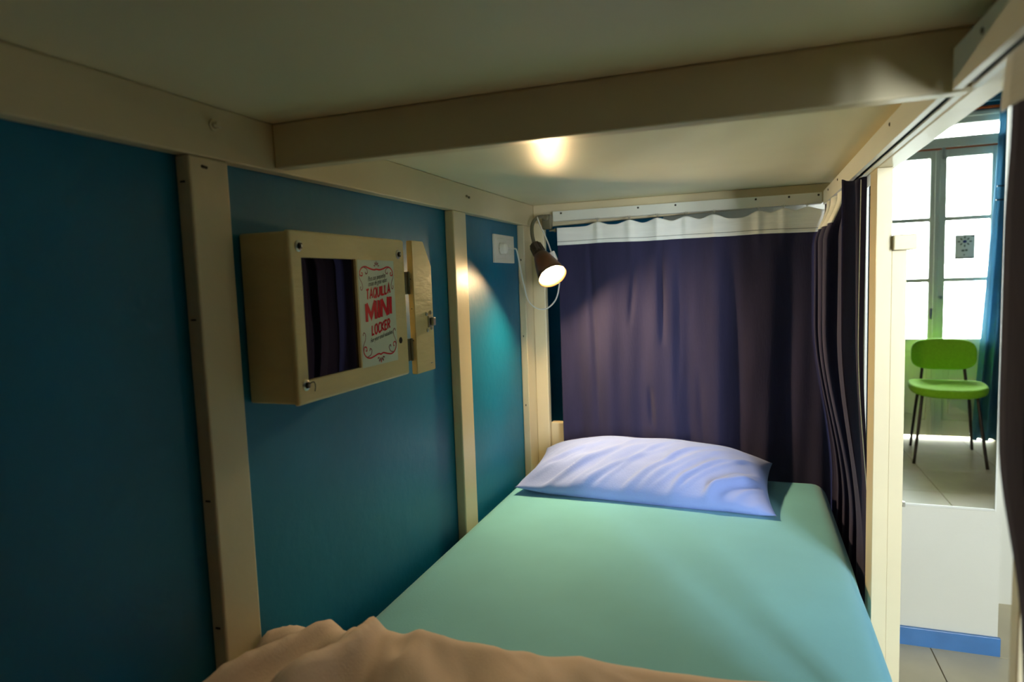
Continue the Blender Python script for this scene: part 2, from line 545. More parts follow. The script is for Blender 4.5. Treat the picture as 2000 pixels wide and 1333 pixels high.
def make_pillow():
    n, mth = 110, 60
    bm = bmesh.new()
    def sheet(top):
        return [[bm.verts.new(pillow_surface(-1 + 2 * i / n, -1 + 2 * j / mth, top)) for i in range(n + 1)] for j in range(mth + 1)]
    for top in (True, False):
        g = sheet(top)
        for j in range(mth):
            for i in range(n):
                bm.faces.new((g[j][i], g[j][i + 1], g[j + 1][i + 1], g[j + 1][i]))
    bmesh.ops.remove_doubles(bm, verts=bm.verts[:], dist=0.0004)
    o = obj('pillow', bm, 'pillow', None, True)
    return tag(o, 'pale lavender blue pillow with creased pillowcase against the dark curtain', 'pillow')
make_pillow()

# ================================================================ blanket
def ridge(a):
    return 1 - abs(a) * 2
def make_blanket():
    def fn(s, t):
        x = 0.006 + s * 0.92
        ye = 0.880 + 0.006 * math.sin(x * 9) + 0.040 * sstep(0.2, 0.7, x) + 0.008 * nz(x * 6, 3.3)
        if x < 0.14:
            ye += 0.012 * (x - 0.14) / 0.14
        y = 0.17 + t * (ye - 0.17)
        e = ye - y
        up = math.sqrt(max(0.0, 1 - (1 - min(1, e / 0.075)) ** 2))
        h = 0.080 + 0.026 * sstep(0.0, 0.10, x) + 0.006 * nz(x * 3, y * 3, 5)
        # folds fanning out from the far corner beside the wall
        ang = math.atan2(y - 1.05, x - 0.10)
        rad = math.hypot(x - 0.10, y - 1.05)
        wv = ridge(nz(ang * 3.4 + 0.7, rad * 2.2, 2.0)) * 0.026 + ridge(nz(ang * 7.0, rad * 3.5, 7.0)) * 0.014
        wv += 0.020 * math.exp(-((x - 0.118 - 0.28 * (0.87 - y)) / 0.030) ** 2) * sstep(0.0, 0.03, e)
        wv += 0.004 * math.exp(-((x - 0.030 - 0.10 * (0.87 - y)) / 0.018) ** 2) * sstep(0.0, 0.03, e)
        wv += 0.003 * nz(x * 18, y * 10, 3.0)
        fade = 0.45 + 0.55 * sstep(0.65, 0.15, x)
        h += (wv - 0.020) * fade * (1 + 0.9 * sstep(0.05, 0.16, e))
        side = sstep(0.90, 0.80, x)
        z = 0.650 + max(0.0, h * up * (0.25 + 0.75 * side))
        return Vector((x, y, z))
    o = grid_mesh('blanket', fn, 180, 150, 'blanket')
    md = o.modifiers.new('thickness', 'SOLIDIFY')
    md.thickness = 0.004
    md.offset = 1
    return tag(o, 'crumpled beige fleece blanket heaped on the turquoise sheet', 'blanket')
make_blanket()

# ================================================================ mini locker
def make_locker():
    LY0, LY1, LZ0, LZ1, LX = 0.8165, 1.165, 1.109, 1.3775, 0.070
    root = tag(empty('mini_locker', (XW + .001, (LY0 + LY1) / 2, LZ0)), 'small cream wooden wall locker with a mirror and a red lettered sticker', 'locker')
    off = Matrix.Translation(-Vector(root.location))
    def put(name, bm, m, par=None, smooth=False):
        o = obj(name, bm, m, None, smooth)
        o.parent = par or root
        if par is None:
            o.matrix_parent_inverse = off
        return o
    bm = bmesh.new()
    bx(bm, XW + .001, LX - 0.006, LY0 + .002, LY1 - .001, LZ0 + .002, LZ1 - .002, 0.004, 3)
    body = put('body', bm, 'locker')
    # front face: a frame around the mirror opening, right part carries the sticker
    oy0, oy1, oz0, oz1 = 0.843, 0.992, 1.1455, 1.3365
    bm = bmesh.new()
    pts_o = [(LY0, LZ0), (LY1, LZ0), (LY1, LZ1), (LY0, LZ1)]
    pts_i = [(oy0, oz0), (oy1, oz0), (oy1, oz1), (oy0, oz1)]
    xf, xb = LX, LX - 0.0075
    of = [bm.verts.new((xf, *p)) for p in pts_o]; inf = [bm.verts.new((xf, *p)) for p in pts_i]
    ob = [bm.verts.new((xb, *p)) for p in pts_o]; inb = [bm.verts.new((xb, *p)) for p in pts_i]
    for k in range(4):
        q = (k + 1) % 4
        bm.faces.new((of[k], of[q], inf[q], inf[k]))
        bm.faces.new((ob[q], ob[k], inb[k], inb[q]))
        bm.faces.new((of[q], of[k], ob[k], ob[q]))
        bm.faces.new((inf[k], inf[q], inb[q], inb[k]))
    bmesh.ops.recalc_face_normals(bm, faces=bm.faces[:])
    es = [e for e in bm.edges if all(v in of for v in e.verts)] + [e for e in bm.edges if e.verts[0] in of and e.verts[1] in ob or e.verts[1] in of and e.verts[0] in ob]
    bmesh.ops.bevel(bm, geom=es, offset=0.0045, segments=3, affect='EDGES', profile=0.5)
    front = put('front_frame', bm, 'locker')
    bm = bmesh.new()
    bx(bm, LX - 0.0064, LX - 0.0045, oy0 + .0005, oy1 - .0005, oz0 + .0005, oz1 - .0005)
    put('mirror_panel', bm, 'dark_mirror')['label'] = 'dark reflecting mirror panel'
    # bolts
    for (y, z) in ((0.8385, 1.3535), (1.1405, 1.3485), (0.836, 1.139)):
        bm = bmesh.new()
        lathe(bm, (LX - .0005, y, z), (1, 0, 0), [(0, .0088), (.0012, .0088), (.0022, .0072), (.0026, .0052)], 18)
        b = put('bolt', bm, 'steel')
        bm = bmesh.new()
        lathe(bm, (LX + .0018, y, z), (1, 0, 0), [(0, .0052), (.0030, .0052), (.0034, .0044)], 6)
        n_ = put('nut', bm, 'dark_screw', b)
        bm = bmesh.new()
        lathe(bm, (LX + .004, y, z), (1, 0, 0), [(0, .0026), (.0028, .0022)], 10)
        put('bolt_tip', bm, 'steel', b)
    bm = bmesh.new()      # bent wire on the lower bolt
    tube(bm, [(LX + .004, .838, 1.141), (LX + .007, .846, 1.143), (LX + .006, .851, 1.136), (LX + .003, .853, 1.127)], .0009, 6)
    put('wire', bm, 'dark_screw')
    bm = bmesh.new()
    lathe(bm, (LX - .001, 1.1345, 1.1805), (1, 0, 0), [(0, .0062), (.0014, .0062)], 18)
    put('lock_hole', bm, 'hole')
    # ---- open door, folded right back beside the box
    dx0, dx1 = 0.066, 0.0785
    poly = [(1.182, 1.106), (1.264, 1.106), (1.264, 1.326), (1.2315, 1.377), (1.182, 1.377)]
    bm = bmesh.new()
    a = [bm.verts.new((dx0, *p)) for p in poly]
    b = [bm.verts.new((dx1, *p)) for p in poly]
    bm.faces.new(a[::-1]); bm.faces.new(b)
    for k in range(5):
        q = (k + 1) % 5
        bm.faces.new((a[k], a[q], b[q], b[k]))
    bmesh.ops.bevel(bm, geom=bm.edges[:], offset=0.0012, segments=2, affect='EDGES')
    door = put('door', bm, 'locker')
    for (z0, z1) in ((1.27, 1.315), (1.135, 1.18)):
        bm = bmesh.new()
        bx(bm, 0.0665, 0.0695, 1.1652, 1.183, z0, z1, .0004)
        lathe(bm, (0.0705, 1.1765, z0), (0, 0, 1), [(0, .0028), (z1 - z0, .0028)], 10)
        put('hinge', bm, 'neck', door)
    for z in (1.30, 1.24, 1.175):
        bm = bmesh.new()
        lathe(bm, (0.0722, 1.1822, z), (0, -1, 0), [(0, .0013), (.0008, .0010)], 8)
        put('nail', bm, 'dark_screw', door)
    bm = bmesh.new()
    bx(bm, dx1 - .0004, dx1 + .0035, 1.236, 1.253, 1.198, 1.222, .001)
    bx(bm, dx1 + .003, dx1 + .011, 1.2425, 1.254, 1.201, 1.219, .002)
    hasp = put('latch', bm, 'steel', door)
    for (y, z) in ((1.232, 1.2265), (1.252, 1.2285), (1.2335, 1.1925), (1.253, 1.195)):
        bm = bmesh.new()
        lathe(bm, (dx1 - .0004, y, z), (1, 0, 0), [(0, .0045), (.002, .0042), (.0034, .0022)], 12)
        put('rivet', bm, 'steel', door)
    bm = bmesh.new()
    bx(bm, dx1 - .0002, dx1 + .0012, 1.243, 1.251, 1.121, 1.1225)
    put('staple', bm, 'steel', door)
    # ---- sticker
    sy0, sy1, sz0, sz1 = 0.9955, 1.1205, 1.1435, 1.3355
    bm = bmesh.new()
    bx(bm, LX - .0002, LX + .0004, sy0, sy1, sz0, sz1)
    stk = put('sticker', bm, 'paper')
    stk['label'] = 'white printed sticker with red lettering and scroll border'
    SW, SH = sy1 - sy0, sz1 - sz0
    def sp(u, v, dx=0.0007):
        return Vector((LX + dx, sy0 + u * SW, sz1 - v * SH))
    def text(name, body_, u, v, height, width, m, tilt=7.0, shear=0.0, bold=0.0):
        cu = bpy.data.curves.new(name, 'FONT')
        cu.body = body_
        cu.align_x = 'CENTER'
        cu.align_y = 'CENTER'
        cu.size = 1.0
        cu.shear = shear
        cu.offset = bold
        cu.space_character = 1.0 + bold * 2.0
        cu.resolution_u = 4
        to = bpy.data.objects.new(name, cu)
        COL.objects.link(to)
        dg = bpy.context.evaluated_depsgraph_get()
        me = bpy.data.meshes.new_from_object(to.evaluated_get(dg))
        bpy.data.objects.remove(to)
        xs = [q.co.x for q in me.vertices]; ys = [q.co.y for q in me.vertices]
        wx, hy = max(xs) - min(xs), max(ys) - min(ys)
        cxm, cym = (max(xs) + min(xs)) / 2, (max(ys) + min(ys)) / 2
        ct, stt = math.cos(math.radians(tilt)), math.sin(math.radians(tilt))
        c = sp(u, v)
        for q in me.vertices:
            X = (q.co.x - cxm) / wx * width
            Y = (q.co.y - cym) / hy * height
            q.co = Vector((c.x, c.y + X * ct, c.z + Y + X * stt))
        return link(name, me, m, stk)
    GL = {'T': (.9, [[(0, 1), (1, 1.02)], [(.5, 1), (.48, 0)]]), 'A': (.95, [[(0, 0), (.5, 1.03), (1, 0)], [(.2, .34), (.8, .36)]]),
          'Q': (1.0, [[(.5, 1), (.12, .82), (.02, .45), (.2, .06), (.55, .0), (.92, .25), (.98, .6), (.8, .92), (.5, 1)], [(.6, .28), (1.05, -.12)]]),
          'U': (.9, [[(0, 1), (.03, .35), (.2, .03), (.55, 0), (.9, .25), (.98, 1)]]), 'I': (.16, [[(.5, 1), (.5, 0)]]),
          'L': (.72, [[(.05, 1), (0, .03), (1, .04)]]), 'M': (1.25, [[(.05, 0), (.0, 1)], [(.0, 1), (.5, .22), (.95, 1.03)], [(.95, 1.03), (1, 0)]]),
          'N': (.95, [[(.0, 0), (.02, 1)], [(.02, 1), (.95, .0)], [(.95, .0), (1, 1.03)]]),
          'O': (1.0, [[(.5, 1), (.12, .82), (.02, .45), (.2, .06), (.55, .0), (.92, .25), (.98, .6), (.8, .92), (.5, 1)]]),
          'C': (.9, [[(1, .88), (.6, 1.0), (.15, .8), (.0, .42), (.2, .06), (.6, 0), (1, .16)]]),
          'K': (.92, [[(0, 1), (.03, 0)], [(.95, 1), (.08, .45), (1, 0)]]), 'E': (.78, [[(1, .98), (0, 1), (.0, .0), (1, .03)], [(0, .52), (.85, .54)]]),
          'R': (.9, [[(0, 0), (.02, 1)], [(.02, 1), (.7, .98), (.95, .76), (.7, .5), (.08, .46)], [(.4, .46), (1, 0)]])}
    def marker(word, u, v, height, width, tilt, hw):
        tot = sum(GL[c][0] for c in word) + .30 * (len(word) - 1)
        k = width / tot
        ct, stt = math.cos(math.radians(tilt)), math.sin(math.radians(tilt))
        c0 = sp(u, v)
        bm = bmesh.new()
        lay = 0.0
        def P(px, pz):
            X = px - width / 2
            Z = (pz - .5) * height
            return Vector((c0.x + lay, c0.y + X * ct + .06 * Z, c0.z + Z + X * stt))
        pen = 0.0
        for c in word:
            w, strokes = GL[c]
            for st_ in strokes:
                curved = len(st_) > 5
                pts = [P(pen + a * w * k, b) for a, b in st_]
                if curved: pts = catmull(pts, 5)
                lay += .00004
                L_, R_ = [], []
                for q_, p_ in enumerate(pts):
                    d0 = (p_ - pts[q_ - 1]).normalized() if q_ > 0 else None
                    d1 = (pts[q_ + 1] - p_).normalized() if q_ < len(pts) - 1 else None
                    if d0 is None: d0 = d1
                    if d1 is None: d1 = d0
                    n_ = (Vector((1, 0, 0)).cross(d0) + Vector((1, 0, 0)).cross(d1)).normalized()
                    mit = hw / max(0.42, n_.dot(Vector((1, 0, 0)).cross(d0)))
                    L_.append(bm.verts.new(p_ + n_ * mit)); R_.append(bm.verts.new(p_ - n_ * mit))
                for q_ in range(len(pts) - 1):
                    bm.faces.new((L_[q_], L_[q_ + 1], R_[q_ + 1], R_[q_]))
            pen += (w + .30) * k
        return put('lettering', bm, 'red_ink', stk)
    text('lettering', 'Para sus pequeñas', .50, .165, .0110, .062, 'dark_ink', 7, .35, .006)
    text('lettering', 'cosas de gran valor.', .52, .212, .0110, .066, 'dark_ink', 7, .35, .006)
    marker('TAQUILLA', .520, .298, .0170, .084, 7, .0018)
    marker('MINI', .515, .465, .0325, .088, 7, .0044)
    marker('LOCKER', .545, .640, .0172, .064, 8, .0018)
    text('lettering', 'For your small valuables.', .555, .735, .0105, .080, 'dark_ink', 8, .35, .006)
    # scroll border
    def ribbon(ink, pts, w0, w1=None):
        bm = bmesh.new()
        path = catmull([sp(*p) for p in pts], 7)
        w1 = w0 if w1 is None else w1
        L_, R_ = [], []
        for i, p in enumerate(path):
            d = path[min(i + 1, len(path) - 1)] - path[max(i - 1, 0)]
            d.normalize()
            nrm = Vector((1, 0, 0)).cross(d)
            f = i / (len(path) - 1)
            w = w0 + (w1 - w0) * f
            L_.append(bm.verts.new(p + nrm * w)); R_.append(bm.verts.new(p - nrm * w))
        for i in range(len(path) - 1):
            bm.faces.new((L_[i], L_[i + 1], R_[i + 1], R_[i]))
        put('scroll', bm, ink, stk)
    def drop(ink, u, v, ang, ln, wd):
        bm = bmesh.new()
        c = sp(u, v)
        d = Vector((0, math.cos(ang), math.sin(ang))); s_ = Vector((0, -math.sin(ang), math.cos(ang)))
        ring = [bm.verts.new(c + d * (ln * math.cos(a)) + s_ * (wd * math.sin(a) * (1 + .4 * math.cos(a)))) for a in [2 * PI * k / 10 for k in range(10)]]
        bm.faces.new(ring)
        put('petal', bm, ink, stk)
    bmR, bmD = 'red_ink', 'maroon_ink'
    for sgn in (-1, 1):
        f = lambda pts: [(.5 + sgn * (u - .5), v) for u, v in pts]
        # top
        ribbon(bmR, f([(.50, .085), (.58, .090), (.68, .080), (.80, .062), (.90, .075), (.955, .115), (.935, .145), (.89, .142), (.885, .122), (.915, .118)]), .0015, .0009)
        ribbon(bmD, f([(.84, .068), (.765, .085), (.755, .120), (.80, .128), (.805, .110)]), .0006, .0010)
        ribbon(bmD, f([(.955, .125), (.965, .165), (.91, .215), (.895, .255), (.925, .280), (.955, .262), (.94, .245)]), .0006, .0008)
        # bottom
        ribbon(bmR, f([(.50, .905), (.57, .895), (.68, .910), (.80, .920), (.90, .900), (.955, .855), (.935, .810), (.88, .815), (.875, .845), (.905, .845)]), .0015, .0009)
        ribbon(bmD, f([(.86, .905), (.775, .890), (.745, .850), (.785, .830), (.80, .852)]), .0007, .0010)
        ribbon(bmD, f([(.955, .850), (.965, .805), (.90, .740), (.895, .690), (.935, .675), (.955, .700)]), .0006, .0008)
    for ang, ln in ((90, .0040), (55, .0034), (125, .0034), (15, .0026), (165, .0026)):
        a = math.radians(ang)
        drop(bmD, .5 + .055 * math.cos(a), .060 - .030 * math.sin(a), a, ln, .0012)
        drop(bmR if ang == 90 else bmD, .5 + .075 * math.cos(a), .925 + .036 * math.sin(a), -a, ln * 1.25, .0015)
    return root
make_locker()

# ================================================================ wall socket
def make_socket():
    y0, y1, z0, z1 = 1.890, 2.068, 1.348, 1.436
    root = tag(empty('wall_socket', (XW, (y0 + y1) / 2, z0)), 'white double wall socket on the teal wall beside the lamp', 'socket')
    off = Matrix.Translation(-Vector(root.location))
    def put(name, bm, m):
        o = obj(name, bm, m); o.parent = root; o.matrix_parent_inverse = off; return o
    bm = bmesh.new(); bx(bm, XW, XW + .008, y0, y1, z0, z1, .002, 2)
    put('plate', bm, 'plastic_white')
    for k, yc in enumerate((1.935, 2.023)):
        bm = bmesh.new()
        bx(bm, XW + .0075, XW + .0095, yc - .034, yc + .034, 1.360, 1.424, .001, 1)
        put('insert', bm, 'plastic_white')
        bm = bmesh.new()
        lathe(bm, (XW + .0092, yc, 1.392), (1, 0, 0), [(0, .020), (.0015, .020), (.0015, .0175), (.0006, .0172)], 24)
        put('socket_ring', bm, 'track')
        for dy in (-.0095, .0095):
            bm = bmesh.new()
            lathe(bm, (XW + .0090, yc + dy, 1.392), (1, 0, 0), [(0, .0026), (.0012, .0026)], 10)
            put('pin_hole', bm, 'hole')
make_socket()

# ================================================================ clamp lamp
def make_lamp():
    root = tag(empty('clamp_lamp', (0.062, 2.19, 1.50)), 'lit bronze gooseneck clamp lamp on the bunk corner by the curtain', 'lamp')
    off = Matrix.Translation(-Vector(root.location))
    def put(name, bm, m, smooth=False):
        o = obj(name, bm, m, None, smooth); o.parent = root; o.matrix_parent_inverse = off; return o
    ax = Vector((0.525, -0.487, -0.698)).normalized()
    mouth = Vector((0.1235, 2.03, 1.2995))
    # shade: outer and inner skin
    bm = bmesh.new()
    prof = [(-.104, .020), (-.096, .026), (-.060, .0355), (-.020, .0440), (0, .0480), (.0005, .0470), (-.020, .0430), (-.060, .0345), (-.094, .025), (-.102, .019)]
    lathe(bm, mouth, ax, prof, 40, False, True)
    sh = put('shade', bm, 'shade', True)
    # ribbed socket cap
    bm = bmesh.new()
    pr = [(-.156, .008), (-.154, .0165)]
    for k in range(6):
        h = -.150 + k * .0055
        pr += [(h, .0190), (h + .002, .0190), (h + .003, .0178)]
    pr += [(-.112, .0205), (-.101, .0215)]
    lathe(bm, mouth, ax, pr, 24)
    for k in range(8):
        s, t = frame_of(ax)
        d = s * math.cos(k * PI / 4) + t * math.sin(k * PI / 4)
        p0 = mouth - ax * .150 + d * .019
        p1 = mouth - ax * .112 + d * .0205
        tube(bm, [p0, (p0 + p1) / 2, p1], .0022, 6, 2)
    put('lamp_socket', bm, 'bronze')
    # bulb
    bm = bmesh.new()
    pr = []
    for k in range(13):
        a = PI * k / 12
        pr.append((-.034 - .030 * math.cos(a), max(.0006, .030 * math.sin(a))))
    lathe(bm, mouth, ax, pr, 24)
    b = put('bulb', bm, 'bulb', True)
    b['label'] = 'glowing warm bulb'
    # gooseneck
    top = mouth - ax * .156
    bm = bmesh.new()
    tube(bm, [top, (0.030, 2.120, 1.442), (0.0265, 2.135, 1.476), (0.036, 2.150, 1.498), (0.052, 2.168, 1.505), (0.062, 2.182, 1.502)], .0062, 12, 10)
    put('gooseneck', bm, 'neck', True)
    # clamp gripping the end of the curtain track
    bm = bmesh.new()
    bx(bm, 0.047, 0.080, 2.176, 2.1995, 1.462, 1.512, .005, 3)
    lathe(bm, (0.062, 2.176, 1.500), (0, -1, 0), [(0, .012), (.006, .011), (.009, .007)], 16)
    lathe(bm, (0.080, 2.188, 1.458), (1, 0, 0), [(-.01, .004), (.007, .004), (.008, .007), (.014, .007)], 12)
    put('clamp', bm, 'neck')
    # cord, in-line switch, plug
    bm = bmesh.new()
    tube(bm, [(0.040, 2.150, 1.503), (0.052, 2.140, 1.475), (0.068, 2.130, 1.446), (0.084, 2.122, 1.412), (0.098, 2.112, 1.378), (0.110, 2.116, 1.345),
              (0.119, 2.12, 1.308), (0.118, 2.12, 1.266), (0.106, 2.12, 1.224), (0.082, 2.118, 1.198), (0.058, 2.116, 1.191), (0.032, 2.114, 1.199),
              (0.012, 2.105, 1.226), (0.004, 2.090, 1.282), (0.002, 2.060, 1.345), (0.008, 2.02, 1.388), (0.012, 1.985, 1.392), (0.010, 1.962, 1.392)], .0023, 8, 6)
    put('cord', bm, 'plastic_white', True)
    bm = bmesh.new()
    bx(bm, -.010, .010, -.007, .007, -.017, .017, .004, 3)
    bmesh.ops.rotate(bm, verts=bm.verts[:], matrix=Matrix.Rotation(math.radians(-22), 3, 'Y'))
    bmesh.ops.translate(bm, verts=bm.verts[:], vec=Vector((0.1035, 2.112, 1.366)))
    put('switch', bm, 'plastic_white')
    bm = bmesh.new()
    lathe(bm, (XW + .0125, 1.935, 1.392), (1, 0, 0), [(0, .017), (.014, .017), (.020, .012), (.022, .006)], 18)
    tube(bm, [(XW + .026, 1.936, 1.392), (XW + .034, 1.945, 1.392), (XW + .035, 1.962, 1.392)], .0048, 8, 6)
    put('plug', bm, 'plastic_white')
make_lamp()

# ================================================================ curtain tracks
def make_track(x0, x1, y0, y1, z0, z1, along, open_side, label, screws):
    root = tag(empty('curtain_track', ((x0 + x1) / 2, (y0 + y1) / 2, z0)), label, 'curtain track', 'curtain tracks inside the bunk')
    off = Matrix.Translation(-Vector(root.location))
    t = .003
    bm = bmesh.new()
    bx(bm, x0, x1, y0, y1, z1 - t, z1)
    if along == 'x':
        bx(bm, x0, x1, y0, y0 + t, z0, z1 - t); bx(bm, x0, x1, y1 - t, y1, z0, z1 - t)
        w = (y1 - y0)
        bx(bm, x0, x1, y0 + t, y0 + w * .36, z0, z0 + t); bx(bm, x0, x1, y1 - w * .36, y1 - t, z0, z0 + t)
    else:
        bx(bm, x0, x0 + t, y0, y1, z0, z1 - t); bx(bm, x1 - t, x1, y0, y1, z0, z1 - t)
        w = (x1 - x0)
        bx(bm, x0 + t, x0 + w * .34, y0, y1, z0, z0 + t); bx(bm, x1 - w * .34, x1 - t, y0, y1, z0, z0 + t)
    o = obj('channel', bm, 'track'); o.parent = root; o.matrix_parent_inverse = off
    bm = bmesh.new()
    if along == 'x':
        bx(bm, x0 + .002, x1 - .002, y0 + .0035, y1 - .0035, z0 + .006, z0 + .009)
    else:
        bx(bm, x0 + .0035, x1 - .0035, y0 + .002, y1 - .002, z0 + .006, z0 + .009)
    o = obj('slot_shade', bm, 'dark_slot'); o.parent = root; o.matrix_parent_inverse = off  # dark strip standing in for the shade inside the track slot
    for s in screws:
        bm = bmesh.new()
        if along == 'x':
            lathe(bm, (s, y0, (z0 + z1) / 2 + .009), (0, -1, 0), [(-.0003, .0034), (.001, .003), (.0016, .0015)], 10)
        else:
            lathe(bm, (x0, s, (z0 + z1) / 2 + .009), (-1, 0, 0), [(-.0003, .0034), (.001, .003), (.0016, .0015)], 10)
        o = obj('screw', bm, 'dark_screw'); o.parent = root; o.matrix_parent_inverse = off
    return root
make_track(0.0805, 0.921, 2.2005, 2.2275, 1.4895, 1.5225, 'x', 0, 'white curtain track along the head of the bunk, dark screws', (0.11, 0.372, 0.492, 0.735, 0.83, 0.912))
make_track(0.924, 0.9495, 0.912, 2.190, 1.484, 1.524, 'y', 0, 'white curtain track from the cross beam to the bunk head', (1.85, 2.06, 1.2))
make_track(0.924, 0.9495, -0.12, 0.855, 1.478, 1.521, 'y', 0, 'white curtain track on the side rail above the drawn curtain', (0.76, 0.30))

# ================================================================ bunk curtains
def hook(parent, off, x, y, z0, z1, axis):
    bm = bmesh.new()
    d = Vector((1, 0, 0)) if axis == 'x' else Vector((0, 1, 0))
    c = Vector((x, y, 0))
    Z = Vector((0, 0, 1))
    m_ = (z0 + z1) / 2
    tube(bm, [c + Z * (z1), c + Z * (m_ + .003), c + Z * (m_ - .003), c + Z * z0], .0012, 6, 3)
    for s in (-1, 1):
        tube(bm, [c + Z * m_, c + d * (.004 * s) + Z * (m_ + .006), c + d * (.0055 * s) + Z * (z1 - .001)], .0010, 6, 3)
    o = obj('hook', bm, 'steel')
    o.parent = parent; o.matrix_parent_inverse = off

HOOKS = (0.240, 0.346, 0.437, 0.526, 0.612, 0.741, 0.814, 0.880)
def end_top(x):
    d = min(abs(x - h) for h in HOOKS)
    return 1.4745 + .005 * sstep(.55, .85, x) - 0.011 * sstep(0.0, 0.045, d) + 0.001 * nz(x * 40, 1.0) - 0.007 * math.exp(-((x - .68) / .05) ** 2)
def end_pos(x, z):
    f = sstep(1.50, 0.6, z)                       # folds widen downwards
    k = 0.0
    for h in HOOKS[:-1]:
        k += math.exp(-((x - h) / .012) ** 2)
    y = 2.183
    y -= 0.0085 * k * sstep(1.32, 1.47, z)
    a = 0.40 + 0.75 * f
    y += a * 0.0085 * math.sin(2 * PI * x / 0.165 + 0.8 + 2.2 * nz(x * 3, z * 1.1, 0.0))
    y += a * 0.0028 * math.sin(2 * PI * x / 0.072 + 3.0 * nz(x * 4, z * 1.3, 5.0))
    y += a * 0.0060 * nz(x * 5.5, z * 1.3, 8.0)
    # creases seen in the cloth
    for cx, dz0, dz1, sl, amp, wd in ((0.205, 1.45, 0.75, 0.03, .010, .011), (0.445, 1.42, 1.05, 0.0, .012, .010), (0.36, 1.35, 1.12, -0.10, .008, .010),
                                     (0.50, 1.42, 0.8, -.02, .006, .014), (0.40, 0.93, 0.78, .05, .012, .010), (0.56, 1.0, 0.7, .04, .008, .014), (0.665, 1.4, .7, -.02, .006, .02)):
        if dz1 < z < dz0:
            w = math.sin(PI * (dz0 - z) / (dz0 - dz1)) ** .7
            y += amp * w * math.exp(-((x - cx - sl * (dz0 - z)) / wd) ** 2)
    return min(max(y, 2.168), 2.198)
ec = tag(empty('bunk_curtain', (0.5, 2.19, 0.62)), 'dark navy curtain with white heading tape across the bunk head behind the pillow', 'curtain', 'navy bunk curtains')
eoff = Matrix.Translation(-Vector(ec.location))
EX0, EX1 = 0.100, 0.970
def ec_cloth(s, t):
    x = EX0 + s * (EX1 - EX0)
    zt = end_top(x)
    z = 0.500 + t * (zt - 0.500)
    return Vector((x + .006 * (1 - t) * (1 - s), end_pos(x, z), z))
o = grid_mesh('cloth', ec_cloth, 300, 110, 'navy', None, .0016); o.parent = ec; o.matrix_parent_inverse = eoff
def ec_tape(s, t):
    x = EX0 + s * (EX1 - EX0)
    zt = end_top(x) + .0008
    zb = 1.4055 + .003 * nz(x * 6, 2.0)
    z = zb + t * (zt - zb)
    return Vector((x, end_pos(x, z) - .0028, z))
o = grid_mesh('heading_tape', ec_tape, 300, 16, 'tape', None, .0014); o.parent = ec; o.matrix_parent_inverse = eoff
o['label'] = 'white gathered heading tape'
def ec_stitch(dz):
    bm = bmesh.new()
    tube(bm, [Vector((EX0 + k / 60 * (EX1 - EX0), 0, 0)) for k in range(61)], .0006, 4, 2)
    for v in bm.verts:
        z = 1.4055 + dz + .003 * nz(v.co.x * 6, 2.0)
        v.co.y += end_pos(v.co.x, z) - .0040
        v.co.z += z
    return bm
o = obj('stitching', ec_stitch(.012), 'dark_slot'); o.parent = ec; o.matrix_parent_inverse = eoff
for h in HOOKS:
    hook(ec, eoff, h, end_pos(h, 1.47) + .005, end_top(h) - .006, 1.4905, 'x')

# side curtain pushed back to the bunk head, near end turned over to show its plain outer side
sc = tag(empty('bunk_curtain', (0.955, 1.85, 0.35)), 'navy side curtain gathered in deep folds between the side post and bunk head', 'curtain', 'navy bunk curtains')
soff = Matrix.Translation(-Vector(sc.location))
def sc_pos(s, z):
    # s 0 at the bunk head, 1 at the turned end
    y = 2.132 - 0.545 * s
    f = sstep(1.48, 0.5, z)
    low_ = sstep(1.15, 0.66, z)
    x = 0.9375 - 0.028 * sstep(1.47, 1.36, z) * sstep(0.97, 0.6, s) * (1 - low_) + 0.025 * low_
    amp = 0.016 + 0.007 * sstep(1.47, 1.36, z) - 0.012 * sstep(1.15, .66, z)
    ph = 2 * PI * s * 4.5
    x += amp * math.sin(ph + 0.8 * nz(s * 3, z * .8, 1.0)) + .003 * nz(s * 9, z * 2, 4.0)
    y += 0.018 * math.sin(2 * ph + .6) * (1 - .3 * f) + .012 * nz(s * 5, z * 1.2, 7.0)
    # lower hem swings a little towards the room's door
    y += 0.05 * f * (s - .5) * -1 * .5
    if s > 0.84:
        # the free end is turned over and faces the foot of the bunk
        k = sstep(0.84, 0.90, s)
        g = max(0.0, (s - 0.90) / 0.10)
        low = sstep(1.15, 0.62, z)
        xf = 0.906 + 0.040 * g + 0.048 * low * (1 - 0.5 * g) + .003 * math.sin(g * 9 + z * 3)
        yf = 1.592 - 0.020 * g + .006 * math.sin(g * 7 + 2 * nz(g * 2, z * 1.5, 3.0)) + .006 * low
        x = x * (1 - k) + xf * k
        y = y * (1 - k) + yf * k
    if s < 0.07:
        x -= (0.07 - s) / .07 * 0.012
    return Vector((x, y, z))
def sc_cloth(s, t):
    zt = 1.481 - .006 * (0.5 - 0.5 * math.cos(2 * PI * s * 9))
    return sc_pos(s, 0.36 + t * (zt - 0.36))
o = grid_mesh('cloth', sc_cloth, 260, 90, 'navy', None, .0016); o.parent = sc; o.matrix_parent_inverse = soff
def sc_tape(s, t):
    s2 = s * 0.74
    zt = 1.4815 - .006 * (0.5 - 0.5 * math.cos(2 * PI * s2 * 9))
    p = sc_pos(s2, 1.402 + t * (zt - 1.402))
    q = sc_pos(s2 + .002, p.z)
    d = (q - p); n = Vector((d.y, -d.x, 0)).normalized()
    if n.x > 0 and n.y > 0: n = -n
    if n.dot(Vector((-1, -.0, 0))) < 0: n = -n
    return p + n * .003
o = grid_mesh('heading_tape', sc_tape, 220, 12, 'tape', None, .0014); o.parent = sc; o.matrix_parent_inverse = soff
bm = bmesh.new()
